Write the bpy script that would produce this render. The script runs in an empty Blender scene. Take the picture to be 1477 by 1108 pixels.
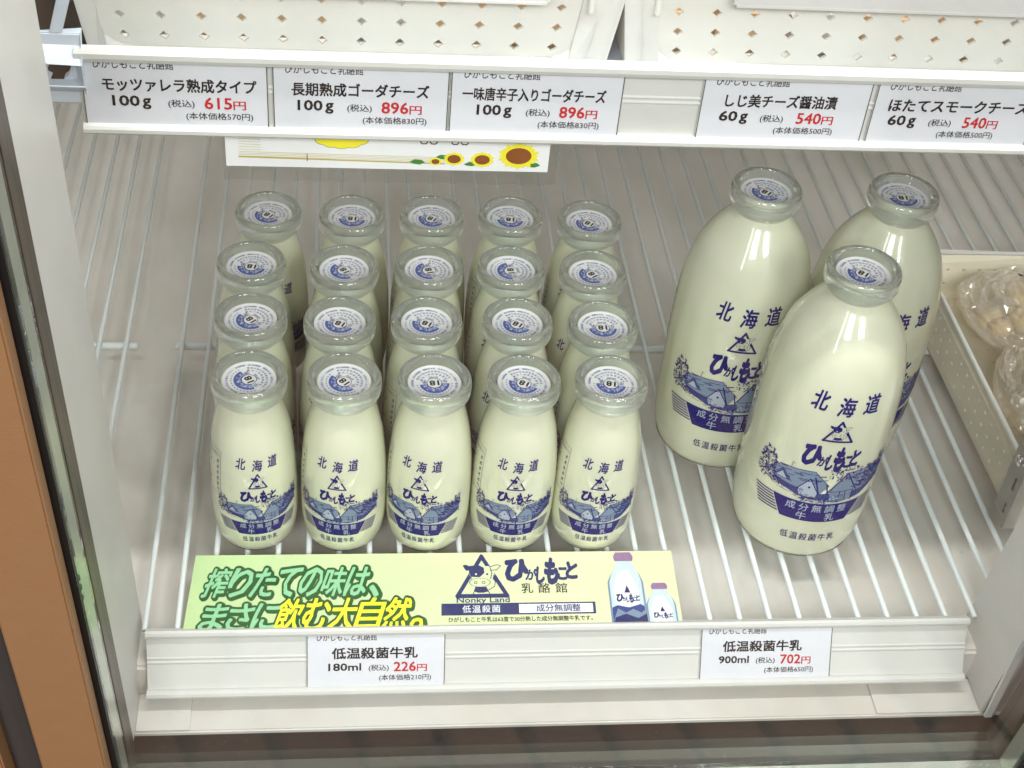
import bpy, bmesh, math, random
from mathutils import Vector, Matrix
random.seed(7)
D = bpy.data
S = bpy.context.scene
C = S.collection
R = math.radians

# ------------------------------------------------------------------ camera
cam_d = D.cameras.new('camera'); cam = D.objects.new('camera', cam_d); C.objects.link(cam); S.camera = cam
_p, _y, _r = 0.7177201684974265, -0.1550417640168288, 0.10580068931189952
_f = Vector((-math.sin(_y)*math.cos(_p), math.cos(_y)*math.cos(_p), -math.sin(_p)))
_rt = Vector((math.cos(_y), math.sin(_y), 0)); _up = _rt.cross(_f)
_R = _rt*math.cos(_r) + _up*math.sin(_r); _U = _up*math.cos(_r) - _rt*math.sin(_r)
M = Matrix((_R, _U, -_f)).transposed().to_4x4(); M.translation = Vector((0.0328935, -0.5951842, 0.6564324))
cam.matrix_world = M
cam_d.sensor_width = 36; cam_d.lens = 2081.552/1477*36; cam_d.clip_start = 0.01; cam_d.clip_end = 60

# ------------------------------------------------------------------ light of the room and of the cabinet
W = D.worlds.new('World'); S.world = W; W.use_nodes = True
bg = W.node_tree.nodes['Background']; bg.inputs[0].default_value = (1.0, 0.99, 0.985, 1); bg.inputs[1].default_value = 0.26

def area(name, loc, target, sx, sy, power, col=(1, 1, 1)):
    l = D.lights.new(name, 'AREA'); l.shape = 'RECTANGLE'; l.size = sx; l.size_y = sy; l.energy = power; l.color = col
    o = D.objects.new(name, l); C.objects.link(o); o.location = loc
    d = Vector(target) - Vector(loc); o.rotation_euler = d.to_track_quat('-Z', 'Y').to_euler(); return o
area('cabinet_lamp', (0.17, -0.100, 0.95), (0.17, -0.095, 0), 0.75, 0.03, 6.3, (1, 0.995, 0.98))
area('shop_window', (-1.5, -2.6, 2.0), (0.15, 0.05, 0.1), 0.16, 1.9, 22, (0.95, 0.98, 1))
area('shop_window', (1.75, -2.0, 2.1), (0.15, 0.05, 0.1), 0.16, 1.9, 30, (0.97, 0.99, 1))
area('shop_window', (-0.55, -2.8, 2.3), (0.15, 0.05, 0.1), 0.75, 1.1, 66, (0.97, 0.98, 1))
area('shop_window', (1.05, -2.8, 2.3), (0.15, 0.05, 0.1), 0.75, 1.1, 66, (1, 0.99, 0.975))

S.view_settings.view_transform = 'Standard'; S.view_settings.look = 'None'; S.view_settings.exposure = 0.15; S.view_settings.gamma = 1
S.cycles.use_denoising = True
S.cycles.max_bounces = 24; S.cycles.transparent_max_bounces = 32; S.cycles.transmission_bounces = 14
S.cycles.glossy_bounces = 8; S.cycles.diffuse_bounces = 6; S.cycles.sample_clamp_indirect = 40

# ------------------------------------------------------------------ materials
MATS = {}
def mat(name, col, rough=0.5, metal=0, spec=0.5, coat=0, trans=0, ior=1.5, noise=None, bump=None, sss=0, croughness=0.03, ctint=None):
    if name in MATS: return MATS[name]
    m = D.materials.new(name); m.use_nodes = True; nt = m.node_tree; b = nt.nodes['Principled BSDF']
    b.inputs['Base Color'].default_value = (*col, 1); b.inputs['Roughness'].default_value = rough
    b.inputs['Metallic'].default_value = metal; b.inputs['Specular IOR Level'].default_value = spec
    b.inputs['Coat Weight'].default_value = coat; b.inputs['Coat Roughness'].default_value = croughness
    b.inputs['Transmission Weight'].default_value = trans; b.inputs['IOR'].default_value = ior
    if ctint: b.inputs['Coat Tint'].default_value = (*ctint, 1)
    if sss:
        b.inputs['Subsurface Weight'].default_value = sss; b.inputs['Subsurface Radius'].default_value = (1, .9, .6); b.inputs['Subsurface Scale'].default_value = 0.004
    tc = nt.nodes.new('ShaderNodeTexCoord')
    if noise:
        sc, amt, c2 = noise
        n = nt.nodes.new('ShaderNodeTexNoise'); n.inputs['Scale'].default_value = sc; n.inputs['Detail'].default_value = 6; n.inputs['Roughness'].default_value = .65
        nt.links.new(tc.outputs['Object'], n.inputs['Vector'])
        rmp = nt.nodes.new('ShaderNodeMapRange'); rmp.inputs[1].default_value = .35; rmp.inputs[2].default_value = .7; rmp.inputs[4].default_value = amt
        nt.links.new(n.outputs[0], rmp.inputs[0])
        mx = nt.nodes.new('ShaderNodeMixRGB'); mx.inputs[1].default_value = (*col, 1); mx.inputs[2].default_value = (*c2, 1)
        nt.links.new(rmp.outputs[0], mx.inputs[0]); nt.links.new(mx.outputs[0], b.inputs['Base Color'])
    if bump:
        sc, st, dist = bump
        n = nt.nodes.new('ShaderNodeTexNoise'); n.inputs['Scale'].default_value = sc; n.inputs['Detail'].default_value = 4
        nt.links.new(tc.outputs['Object'], n.inputs['Vector'])
        bp = nt.nodes.new('ShaderNodeBump'); bp.inputs['Strength'].default_value = st; bp.inputs['Distance'].default_value = dist
        nt.links.new(n.outputs[0], bp.inputs['Height']); nt.links.new(bp.outputs[0], b.inputs['Normal'])
    MATS[name] = m; return m

def film(name, tint=(1, 1, 1), f0=0.04, rough=0.0, bump=None, haze=None):
    """thin clear sheet: straight-through transparency with a Schlick mirror layer (same for every viewer)"""
    m = D.materials.new(name); m.use_nodes = True; nt = m.node_tree; nt.nodes.clear()
    out = nt.nodes.new('ShaderNodeOutputMaterial'); tr = nt.nodes.new('ShaderNodeBsdfTransparent'); tr.inputs[0].default_value = (*tint, 1)
    gl = nt.nodes.new('ShaderNodeBsdfGlossy'); gl.inputs['Roughness'].default_value = rough; gl.inputs['Color'].default_value = (1, 1, 1, 1)
    geo = nt.nodes.new('ShaderNodeNewGeometry')
    dot = nt.nodes.new('ShaderNodeVectorMath'); dot.operation = 'DOT_PRODUCT'; nt.links.new(geo.outputs['Incoming'], dot.inputs[0])
    if bump:
        tc = nt.nodes.new('ShaderNodeTexCoord'); n = nt.nodes.new('ShaderNodeTexNoise'); n.inputs['Scale'].default_value = bump[0]; n.inputs['Detail'].default_value = 3
        nt.links.new(tc.outputs['Object'], n.inputs['Vector']); bp = nt.nodes.new('ShaderNodeBump'); bp.inputs['Strength'].default_value = bump[1]; bp.inputs['Distance'].default_value = bump[2]
        nt.links.new(n.outputs[0], bp.inputs['Height']); nt.links.new(bp.outputs[0], gl.inputs['Normal']); nt.links.new(bp.outputs[0], dot.inputs[1])
    else: nt.links.new(geo.outputs['Normal'], dot.inputs[1])
    ab = nt.nodes.new('ShaderNodeMath'); ab.operation = 'ABSOLUTE'; nt.links.new(dot.outputs['Value'], ab.inputs[0])
    om = nt.nodes.new('ShaderNodeMath'); om.operation = 'SUBTRACT'; om.inputs[0].default_value = 1; nt.links.new(ab.outputs[0], om.inputs[1])
    pw = nt.nodes.new('ShaderNodeMath'); pw.operation = 'POWER'; pw.inputs[1].default_value = 5; nt.links.new(om.outputs[0], pw.inputs[0])
    ma = nt.nodes.new('ShaderNodeMath'); ma.operation = 'MULTIPLY_ADD'; ma.inputs[1].default_value = 1-f0; ma.inputs[2].default_value = f0; nt.links.new(pw.outputs[0], ma.inputs[0])
    mx = nt.nodes.new('ShaderNodeMixShader'); nt.links.new(ma.outputs[0], mx.inputs[0])
    base = tr.outputs[0]
    if haze:
        df = nt.nodes.new('ShaderNodeBsdfDiffuse'); df.inputs[0].default_value = (*haze[1], 1)
        m2 = nt.nodes.new('ShaderNodeMixShader'); m2.inputs[0].default_value = haze[0]; nt.links.new(tr.outputs[0], m2.inputs[1]); nt.links.new(df.outputs[0], m2.inputs[2]); base = m2.outputs[0]
    nt.links.new(base, mx.inputs[1]); nt.links.new(gl.outputs[0], mx.inputs[2]); nt.links.new(mx.outputs[0], out.inputs[0])
    MATS[name] = m; return m

m_wire = mat('white_coated_wire', (.66, .71, .71), .32, bump=(900, .15, .0004))
m_floor = mat('cabinet_liner', (.665, .645, .61), .45, noise=(14, .8, (.57, .54, .48)), bump=(500, .08, .0003))
m_panel = mat('cabinet_steel_panel', (.63, .62, .60), .38, noise=(12, .5, (.50, .49, .47)))
m_steel = mat('brushed_steel', (.55, .54, .52), .34, metal=.85, noise=(25, .4, (.42, .41, .39)))
m_rail = mat('white_plastic_rail', (.62, .62, .595), .35)
m_card = mat('card_paper', (.66, .67, .72), .5, bump=(700, .05, .0002))
m_black = mat('ink_black', (.008, .008, .010), .6, spec=.15)
m_red = mat('ink_red', (.50, .008, .015), .5)
m_olive = mat('ink_olive', (.05, .065, .02), .5)
m_milk = mat('milk_behind_glass', (.79, .775, .69), .28, coat=1.0, sss=.12, croughness=.012, ctint=(.905, .937, .82))
m_glass = mat('clear_glass', (.93, .975, .965), .012, trans=.90, ior=1.5)
m_base = mat('base_glass', (.80, .88, .78), .03, trans=1, ior=1.5)
m_cap = mat('paper_cap', (.80, .80, .80), .6)
m_ink = mat('label_ink_navy', (.006, .008, .150), .5, spec=.08)
m_mid = mat('label_ink_mid', (.045, .07, .24), .5, spec=.08)
m_wash = mat('label_ink_wash', (.20, .27, .38), .5, spec=.08)
m_pale = mat('label_knockout', (.42, .48, .58), .5, spec=.08)
m_capb = mat('cap_ink_blue', (.05, .10, .36), .6)
m_capg = mat('cap_ink_grey', (.13, .16, .33), .6)
m_ban = mat('banner_paper', (.66, .73, .44), .42, bump=(300, .04, .0003))
m_dgreen = mat('ink_dark_green', (.004, .085, .012), .45)
m_lgreen = mat('ink_light_green', (.27, .60, .33), .45)
m_yel = mat('ink_yellow', (.90, .80, .03), .45)
m_white = mat('ink_white', (.80, .82, .86), .45)
m_navy = mat('ink_navy', (.01, .018, .12), .45)
m_purp = mat('ink_mauve', (.28, .16, .30), .45)
m_pgrey = mat('ink_pale_blue', (.55, .66, .70), .45)
m_paper = mat('poster_paper', (.84, .85, .86), .45)
m_gold = mat('ink_gold', (.50, .42, .10), .5)
m_brown = mat('ink_sunflower_heart', (.24, .07, .01), .5)
m_leaf = mat('ink_leaf', (.03, .22, .03), .5)
m_basket = mat('white_basket_plastic', (.72, .71, .665), .4, sss=.3)
m_tray = mat('beige_tray_plastic', (.66, .62, .50), .42, noise=(30, .3, (.6, .56, .44)))
m_shelfw = mat('white_shelf_paint', (.58, .64, .72), .4)
m_frame = mat('door_frame_brown', (.26, .135, .06), .5, bump=(900, .35, .0004), noise=(120, .25, (.23, .105, .038)))
m_dark = mat('dark_aluminium', (.055, .05, .048), .35, metal=.3, noise=(8, .4, (.08, .07, .065)))
m_seal = mat('black_seal', (.008, .008, .008), .45)
m_gask = mat('dark_gasket', (.055, .042, .030), .4, metal=.1, noise=(10, .6, (.035, .026, .02)))
m_spacer = mat('spacer_aluminium', (.62, .66, .58), .28, metal=.8, noise=(40, .5, (.45, .5, .42)))
m_cheese = mat('cheese_tan', (.60, .40, .22), .5, noise=(40, .6, (.68, .52, .32)))
m_pack = mat('grey_lid', (.55, .54, .53), .35)
m_snack = mat('yellow_snack', (.76, .62, .32), .55, noise=(45, .8, (.60, .36, .17)), bump=(200, .4, .001))
m_chrome = mat('chrome', (.8, .8, .8), .12, metal=1)
m_door = film('door_glass', (.985, .99, .985), .042)
m_sleeve = film('clear_sleeve', (.97, .975, .975), .04, .03)
m_film = film('crinkled_film', (.95, .93, .88), .10, .10, haze=(.30, (.80, .75, .65)))

_nt = m_ban.node_tree; _b = _nt.nodes['Principled BSDF']; _tc = _nt.nodes.new('ShaderNodeTexCoord'); _sx = _nt.nodes.new('ShaderNodeSeparateXYZ')
_mr = _nt.nodes.new('ShaderNodeMapRange'); _mr.inputs[1].default_value = -.14; _mr.inputs[2].default_value = .08; _cr = _nt.nodes.new('ShaderNodeMixRGB')
_cr.inputs[1].default_value = (.50, .68, .33, 1); _cr.inputs[2].default_value = (.70, .73, .46, 1)          # the card is printed from green to cream
_nt.links.new(_tc.outputs['Object'], _sx.inputs[0]); _nt.links.new(_sx.outputs[0], _mr.inputs[0]); _nt.links.new(_mr.outputs[0], _cr.inputs[0]); _nt.links.new(_cr.outputs[0], _b.inputs['Base Color'])

def specks(m, scale, thr, col, amount):
    """small stains and dust on top of a material's colour"""
    nt = m.node_tree; b = nt.nodes['Principled BSDF']; src = b.inputs['Base Color'].links[0].from_socket if b.inputs['Base Color'].links else None
    tc = nt.nodes.new('ShaderNodeTexCoord'); v = nt.nodes.new('ShaderNodeTexVoronoi'); v.inputs['Scale'].default_value = scale; v.inputs['Randomness'].default_value = 1
    n = nt.nodes.new('ShaderNodeTexNoise'); n.inputs['Scale'].default_value = scale*.35; n.inputs['Detail'].default_value = 5
    nt.links.new(tc.outputs['Object'], v.inputs['Vector']); nt.links.new(tc.outputs['Object'], n.inputs['Vector'])
    a = nt.nodes.new('ShaderNodeMapRange'); a.inputs[1].default_value = thr; a.inputs[2].default_value = thr*.5; nt.links.new(v.outputs['Distance'], a.inputs[0])
    c = nt.nodes.new('ShaderNodeMapRange'); c.inputs[1].default_value = .56; c.inputs[2].default_value = .66; c.inputs[4].default_value = amount; nt.links.new(n.outputs[0], c.inputs[0])
    mu = nt.nodes.new('ShaderNodeMath'); mu.operation = 'MULTIPLY'; nt.links.new(a.outputs[0], mu.inputs[0]); nt.links.new(c.outputs[0], mu.inputs[1])
    mx = nt.nodes.new('ShaderNodeMixRGB'); mx.inputs[2].default_value = (*col, 1); nt.links.new(mu.outputs[0], mx.inputs[0])
    if src: nt.links.new(src, mx.inputs[1])
    else: mx.inputs[1].default_value = b.inputs['Base Color'].default_value
    nt.links.new(mx.outputs[0], b.inputs['Base Color'])
specks(m_floor, 55, .07, (.12, .10, .08), .8); specks(m_floor, 16, .22, (.52, .49, .42), .6); specks(m_panel, 50, .06, (.2, .19, .17), .6)
specks(m_rail, 70, .07, (.25, .24, .2), .6); specks(m_frame, 60, .08, (.12, .06, .03), .6); specks(m_tray, 50, .07, (.3, .26, .2), .6)

# ------------------------------------------------------------------ mesh helpers
def link(name, me, m, parent=None, smooth=False):
    o = D.objects.new(name, me); C.objects.link(o)
    if m is not None and not me.materials:
        for mm in (m if isinstance(m, (list, tuple)) else [m]): me.materials.append(mm)
    if smooth:
        for p in me.polygons: p.use_smooth = True
    if parent: o.parent = parent
    return o
def from_bm(name, bm, m, parent=None, smooth=False):
    me = D.meshes.new(name); bmesh.ops.recalc_face_normals(bm, faces=bm.faces); bm.to_mesh(me); bm.free()
    return link(name, me, m, parent, smooth)
def tag(o, label=None, cat=None, group=None, kind=None):
    if label: o['label'] = label
    if cat: o['category'] = cat
    if group: o['group'] = group
    if kind: o['kind'] = kind
    return o
def empty(name, loc=(0, 0, 0), rz=0):
    o = D.objects.new(name, None); C.objects.link(o); o.location = loc; o.rotation_euler = (0, 0, rz); o.empty_display_size = .01; return o
def bm_box(bm, a, b, bev=0):
    q = bmesh.new(); bmesh.ops.create_cube(q, size=1)
    for v in q.verts: v.co = Vector([(a[i]+b[i])/2 + v.co[i]*(b[i]-a[i]) for i in range(3)])
    if bev: bmesh.ops.bevel(q, geom=q.edges, offset=bev, segments=2, affect='EDGES')
    me = D.meshes.new('t'); q.to_mesh(me); q.free(); bm.from_mesh(me); D.meshes.remove(me)
def box(name, a, b, m, parent=None, bev=0):
    bm = bmesh.new(); bm_box(bm, a, b, bev); return from_bm(name, bm, m, parent)
def hexa(name, lo, hi, m, parent=None, bev=0):
    """solid from four corners below and the four above them"""
    bm = bmesh.new(); a = [bm.verts.new(p) for p in lo]; b = [bm.verts.new(p) for p in hi]
    bm.faces.new(a[::-1]); bm.faces.new(b)
    for i in range(4): bm.faces.new([a[i], a[(i+1) % 4], b[(i+1) % 4], b[i]])
    if bev: bmesh.ops.recalc_face_normals(bm, faces=bm.faces); bmesh.ops.bevel(bm, geom=bm.edges, offset=bev, segments=2, affect='EDGES')
    return from_bm(name, bm, m, parent)
def lathe(prof, seg=64, closed=False):
    bm = bmesh.new(); rings = []
    for z, r in prof:
        rings.append([bm.verts.new((0, 0, z))] if r < 1e-6 else [bm.verts.new((r*math.cos(2*math.pi*k/seg), r*math.sin(2*math.pi*k/seg), z)) for k in range(seg)])
    pr = list(zip(rings, rings[1:])) + ([(rings[-1], rings[0])] if closed else [])
    for A, B in pr:
        for k in range(seg):
            l = (k+1) % seg
            if len(A) == 1 and len(B) == 1: continue
            if len(A) == 1: bm.faces.new([A[0], B[l], B[k]])
            elif len(B) == 1: bm.faces.new([A[k], A[l], B[0]])
            else: bm.faces.new([A[k], A[l], B[l], B[k]])
    return bm
def tube(bm, pts, r, seg=12, cap=True):
    rings = []
    for i, p in enumerate(pts):
        d = (Vector(pts[min(i+1, len(pts)-1)]) - Vector(pts[max(i-1, 0)])).normalized()
        a = d.orthogonal().normalized() if i == 0 else (rings_a - d*rings_a.dot(d)).normalized(); rings_a = a; b = d.cross(a)
        rings.append([bm.verts.new(Vector(p) + (a*math.cos(t) + b*math.sin(t))*r) for t in [2*math.pi*k/seg for k in range(seg)]])
    for A, B in zip(rings, rings[1:]):
        for k in range(seg): bm.faces.new([A[k], A[(k+1) % seg], B[(k+1) % seg], B[k]])
    if cap: bm.faces.new(rings[0][::-1]); bm.faces.new(rings[-1])
def smooth_prof(pts, n=5):
    out = []
    for i in range(len(pts)-1):
        p0 = pts[max(i-1, 0)]; p1 = pts[i]; p2 = pts[i+1]; p3 = pts[min(i+2, len(pts)-1)]
        for k in range(n):
            t = k/n
            out.append(tuple(.5*((2*p1[j]) + (-p0[j]+p2[j])*t + (2*p0[j]-5*p1[j]+4*p2[j]-p3[j])*t*t + (-p0[j]+3*p1[j]-3*p2[j]+p3[j])*t**3) for j in (0, 1)))
    return out + [pts[-1]]
def extrude_profile(name, pts, x0, x1, frame, m, parent=None, smooth=False):
    """pts (s,t) -> frame(x,s,t)"""
    bm = bmesh.new(); A = [bm.verts.new(frame(x0, s, t)) for s, t in pts]; B = [bm.verts.new(frame(x1, s, t)) for s, t in pts]
    n = len(pts)
    for i in range(n): bm.faces.new([A[i], A[(i+1) % n], B[(i+1) % n], B[i]])
    bm.faces.new(A[::-1]); bm.faces.new(B)
    return from_bm(name, bm, m, parent, smooth)

# ------------------------------------------------------------------ flat print
_tc = {}
def glyphs(body, off):
    k = (body, off)
    if k not in _tc:
        cu = D.curves.new('t', 'FONT'); cu.body = body; cu.size = 1; cu.resolution_u = 2; cu.fill_mode = 'FRONT'
        ob = D.objects.new('t', cu); me = D.meshes.new_from_object(ob)
        V = [(v.co.x, v.co.y) for v in me.vertices]; F = [tuple(p.vertices) for p in me.polygons]
        D.objects.remove(ob); D.curves.remove(cu); D.meshes.remove(me)
        xs = [v[0] for v in V] or [0, 1]; ys = [v[1] for v in V] or [0, 1]
        _tc[k] = (V, F, min(xs), max(xs), min(ys), max(ys))
    return _tc[k]
def fatten(r):
    """pen strokes grown by stacking shifted copies of the glyph"""
    if r <= 0: return [(0, 0)]
    n = 4 if r < .035 else (8 if r < .06 else 14); L = [(0, 0)] if r < .06 else [(r*.5*math.cos(k*1.0472), r*.5*math.sin(k*1.0472)) for k in range(6)]
    return L+[(r*math.cos(2*math.pi*(k+.5)/n), r*math.sin(2*math.pi*(k+.5)/n)) for k in range(n)]
class Print:
    def __init__(s): s.items = []
    def raw(s, V, F, m, lay): s.items.append((V, F, m, lay+(len(s.items) % 50)*.01))   # overlapping strokes never share a plane
    def poly(s, pts, m, lay=0): s.raw(list(pts), [tuple(range(len(pts)))], m, lay)
    def rect(s, x0, y0, x1, y1, m, lay=0): s.poly([(x0, y0), (x1, y0), (x1, y1), (x0, y1)], m, lay)
    def line(s, pts, w, m, lay=0, closed=False):
        P = [Vector(p) for p in pts]; n = len(P)
        for i in range(n if closed else n-1):
            a, b = P[i], P[(i+1) % n]; d = b-a
            if d.length < 1e-9: continue
            d.normalize(); nn = Vector((-d.y, d.x))*w/2; e = d*w/2*.8
            s.poly([tuple(a-e-nn), tuple(b+e-nn), tuple(b+e+nn), tuple(a-e+nn)], m, lay)
    def disc(s, cx, cy, rx, ry, m, lay=0, n=20, r0=0, a0=0, a1=2*math.pi):
        if r0:
            V = []; F = []
            for k in range(n+1):
                t = a0+(a1-a0)*k/n; V += [(cx+rx*math.cos(t), cy+ry*math.sin(t)), (cx+rx*r0*math.cos(t), cy+ry*r0*math.sin(t))]
            for k in range(n): F.append((2*k, 2*k+2, 2*k+3, 2*k+1))
            s.raw(V, F, m, lay)
        else: s.poly([(cx+rx*math.cos(2*math.pi*k/n), cy+ry*math.sin(2*math.pi*k/n)) for k in range(n)], m, lay)
    def text(s, body, x0, y0, x1, y1, m, lay=1, off=0.0, shear=0.0, ref=None):
        """glyph box fitted to a rectangle (y up); ref: bounding box taken from another weight"""
        V, F, a, b, c, d = glyphs(body, 0)
        sx = (x1-x0)/(b-a); sy = (y1-y0)/(d-c)
        for i, (ox, oy) in enumerate(fatten(off)):
            s.raw([(x0+(x+ox-a)*sx + shear*(y-(c+d)/2)*sy, y0+(y+oy-c)*sy) for x, y in V], F, m, lay+.015*i)
    def rot_text(s, body, cx, cy, h, ang, m, lay=1, off=0.0, sx=1.0):
        V, F, a, b, c, d = glyphs(body, 0); k = h; ca, sa = math.cos(ang), math.sin(ang)
        for i, (ox, oy) in enumerate(fatten(off)):
            s.raw([(cx+((x+ox-(a+b)/2)*k*sx)*ca-((y+oy-(c+d)/2)*k)*sa, cy+((x+ox-(a+b)/2)*k*sx)*sa+((y+oy-(c+d)/2)*k)*ca) for x, y in V], F, m, lay+.015*i)
    def mesh(s, name, fn, maxedge=None, lift=6e-5, cut=None):
        """fn(x, y, height)->Vector"""
        bm = bmesh.new(); mats = []
        for V, F, m, lay in s.items:
            if m not in mats: mats.append(m)
            vs = [bm.verts.new((x, y, lay*lift)) for x, y in V]
            for f in F:
                try: fc = bm.faces.new([vs[i] for i in f]); fc.material_index = mats.index(m)
                except ValueError: pass
        if cut is not None:
            bmesh.ops.bisect_plane(bm, geom=bm.verts[:]+bm.edges[:]+bm.faces[:], plane_co=(0, cut, 0), plane_no=(0, -1, 0), clear_outer=True)
        if maxedge:
            bmesh.ops.triangulate(bm, faces=bm.faces)
            for _ in range(7):
                es = [e for e in bm.edges if (e.verts[0].co-e.verts[1].co).length > maxedge]
                if not es: break
                bmesh.ops.subdivide_edges(bm, edges=es, cuts=1); bmesh.ops.triangulate(bm, faces=bm.faces)
        for v in bm.verts: v.co = fn(v.co.x, v.co.y, v.co.z)
        me = D.meshes.new(name); bm.to_mesh(me); bm.free()
        for m in mats: me.materials.append(m)
        return me

def cow(pr, cx, y0, w, h, ink, light, lay=1, base=None):
    """cow head in a triangle; box centre cx, bottom y0, width w, height h"""
    X = lambda u: cx+(u-.5)*w; Y = lambda v: y0+v*h
    P = lambda L: [(X(a), Y(b)) for a, b in L]
    t = .075
    pr.line(P([(.04, .03), (.5, .95), (.96, .03)]), w*t, ink, lay, closed=True)
    if base: pr.poly(P([(.13, .07), (.5, .80), (.87, .07)]), base, lay-.5)
    pr.poly(P([(.28, .72), (.72, .72), (.74, .5), (.66, .30), (.32, .30), (.27, .5)]), light, lay+1)      # face
    pr.poly(P([(.27, .73), (.45, .74), (.54, .68), (.55, .56), (.46, .46), (.30, .47), (.26, .58)]), ink, lay+2)   # patch
    pr.poly(P([(.30, .70), (.20, .76), (.14, .74), (.20, .62), (.29, .62)]), ink, lay+2)                    # dark ear
    pr.poly(P([(.64, .70), (.80, .75), (.86, .72), (.78, .63), (.66, .62)]), light, lay+1)
    pr.line(P([(.64, .70), (.80, .75), (.86, .72), (.78, .63), (.66, .62)]), w*.014, ink, lay+2)
    pr.line(P([(.66, .68), (.69, .55), (.66, .42)]), w*.016, ink, lay+2)
    pr.line(P([(.28, .50), (.30, .42)]), w*.016, ink, lay+2)
    pr.disc(X(.39), Y(.53), w*.02, w*.02, light, lay+3, 8); pr.disc(X(.60), Y(.53), w*.022, w*.022, ink, lay+2, 8)
    pr.disc(X(.46), Y(.335), w*.20, h*.105, light, lay+3, 24); pr.disc(X(.46), Y(.335), w*.20, h*.105, ink, lay+4, 24, r0=.93)
    for dx in (-.08, .07): pr.disc(X(.46+dx), Y(.335), w*.033, h*.036, ink, lay+4, 12, r0=.6)
    pr.poly(P([(.38, .235), (.56, .235), (.62, .13), (.52, .10), (.42, .10), (.35, .13)]), ink, lay+2)
    pr.line(P([(.38, .23), (.33, .07)]), w*.016, ink, lay+2); pr.line(P([(.57, .23), (.64, .07)]), w*.016, ink, lay+2)
    pr.poly(P([(.72, .52), (.77, .46), (.75, .34), (.70, .42)]), ink, lay+3)
    pr.line(P([(.75, .36), (.73, .24), (.62, .16)]), w*.014, ink, lay+2)

def brush_name(pr, x0, y0, x1, y1, m, lay=1, off=.03):
    """the brush-written shop name, letters of uneven size"""
    w = x1-x0; h = y1-y0
    L = [('ひ', 0, .30, .08, 1.0, .062), ('が', .28, .43, .10, .58, .036), ('し', .43, .54, -.05, .66, .055), ('も', .55, .73, -.06, 1.02, .070), ('こ', .73, .85, .10, .62, .055), ('と', .85, 1.0, .15, .88, .055)]
    for ch, a, b, c, d, o in L: pr.text(ch, x0+a*w, y0+c*h, x0+b*w, y0+d*h, m, lay, off=o, shear=.12)

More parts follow.
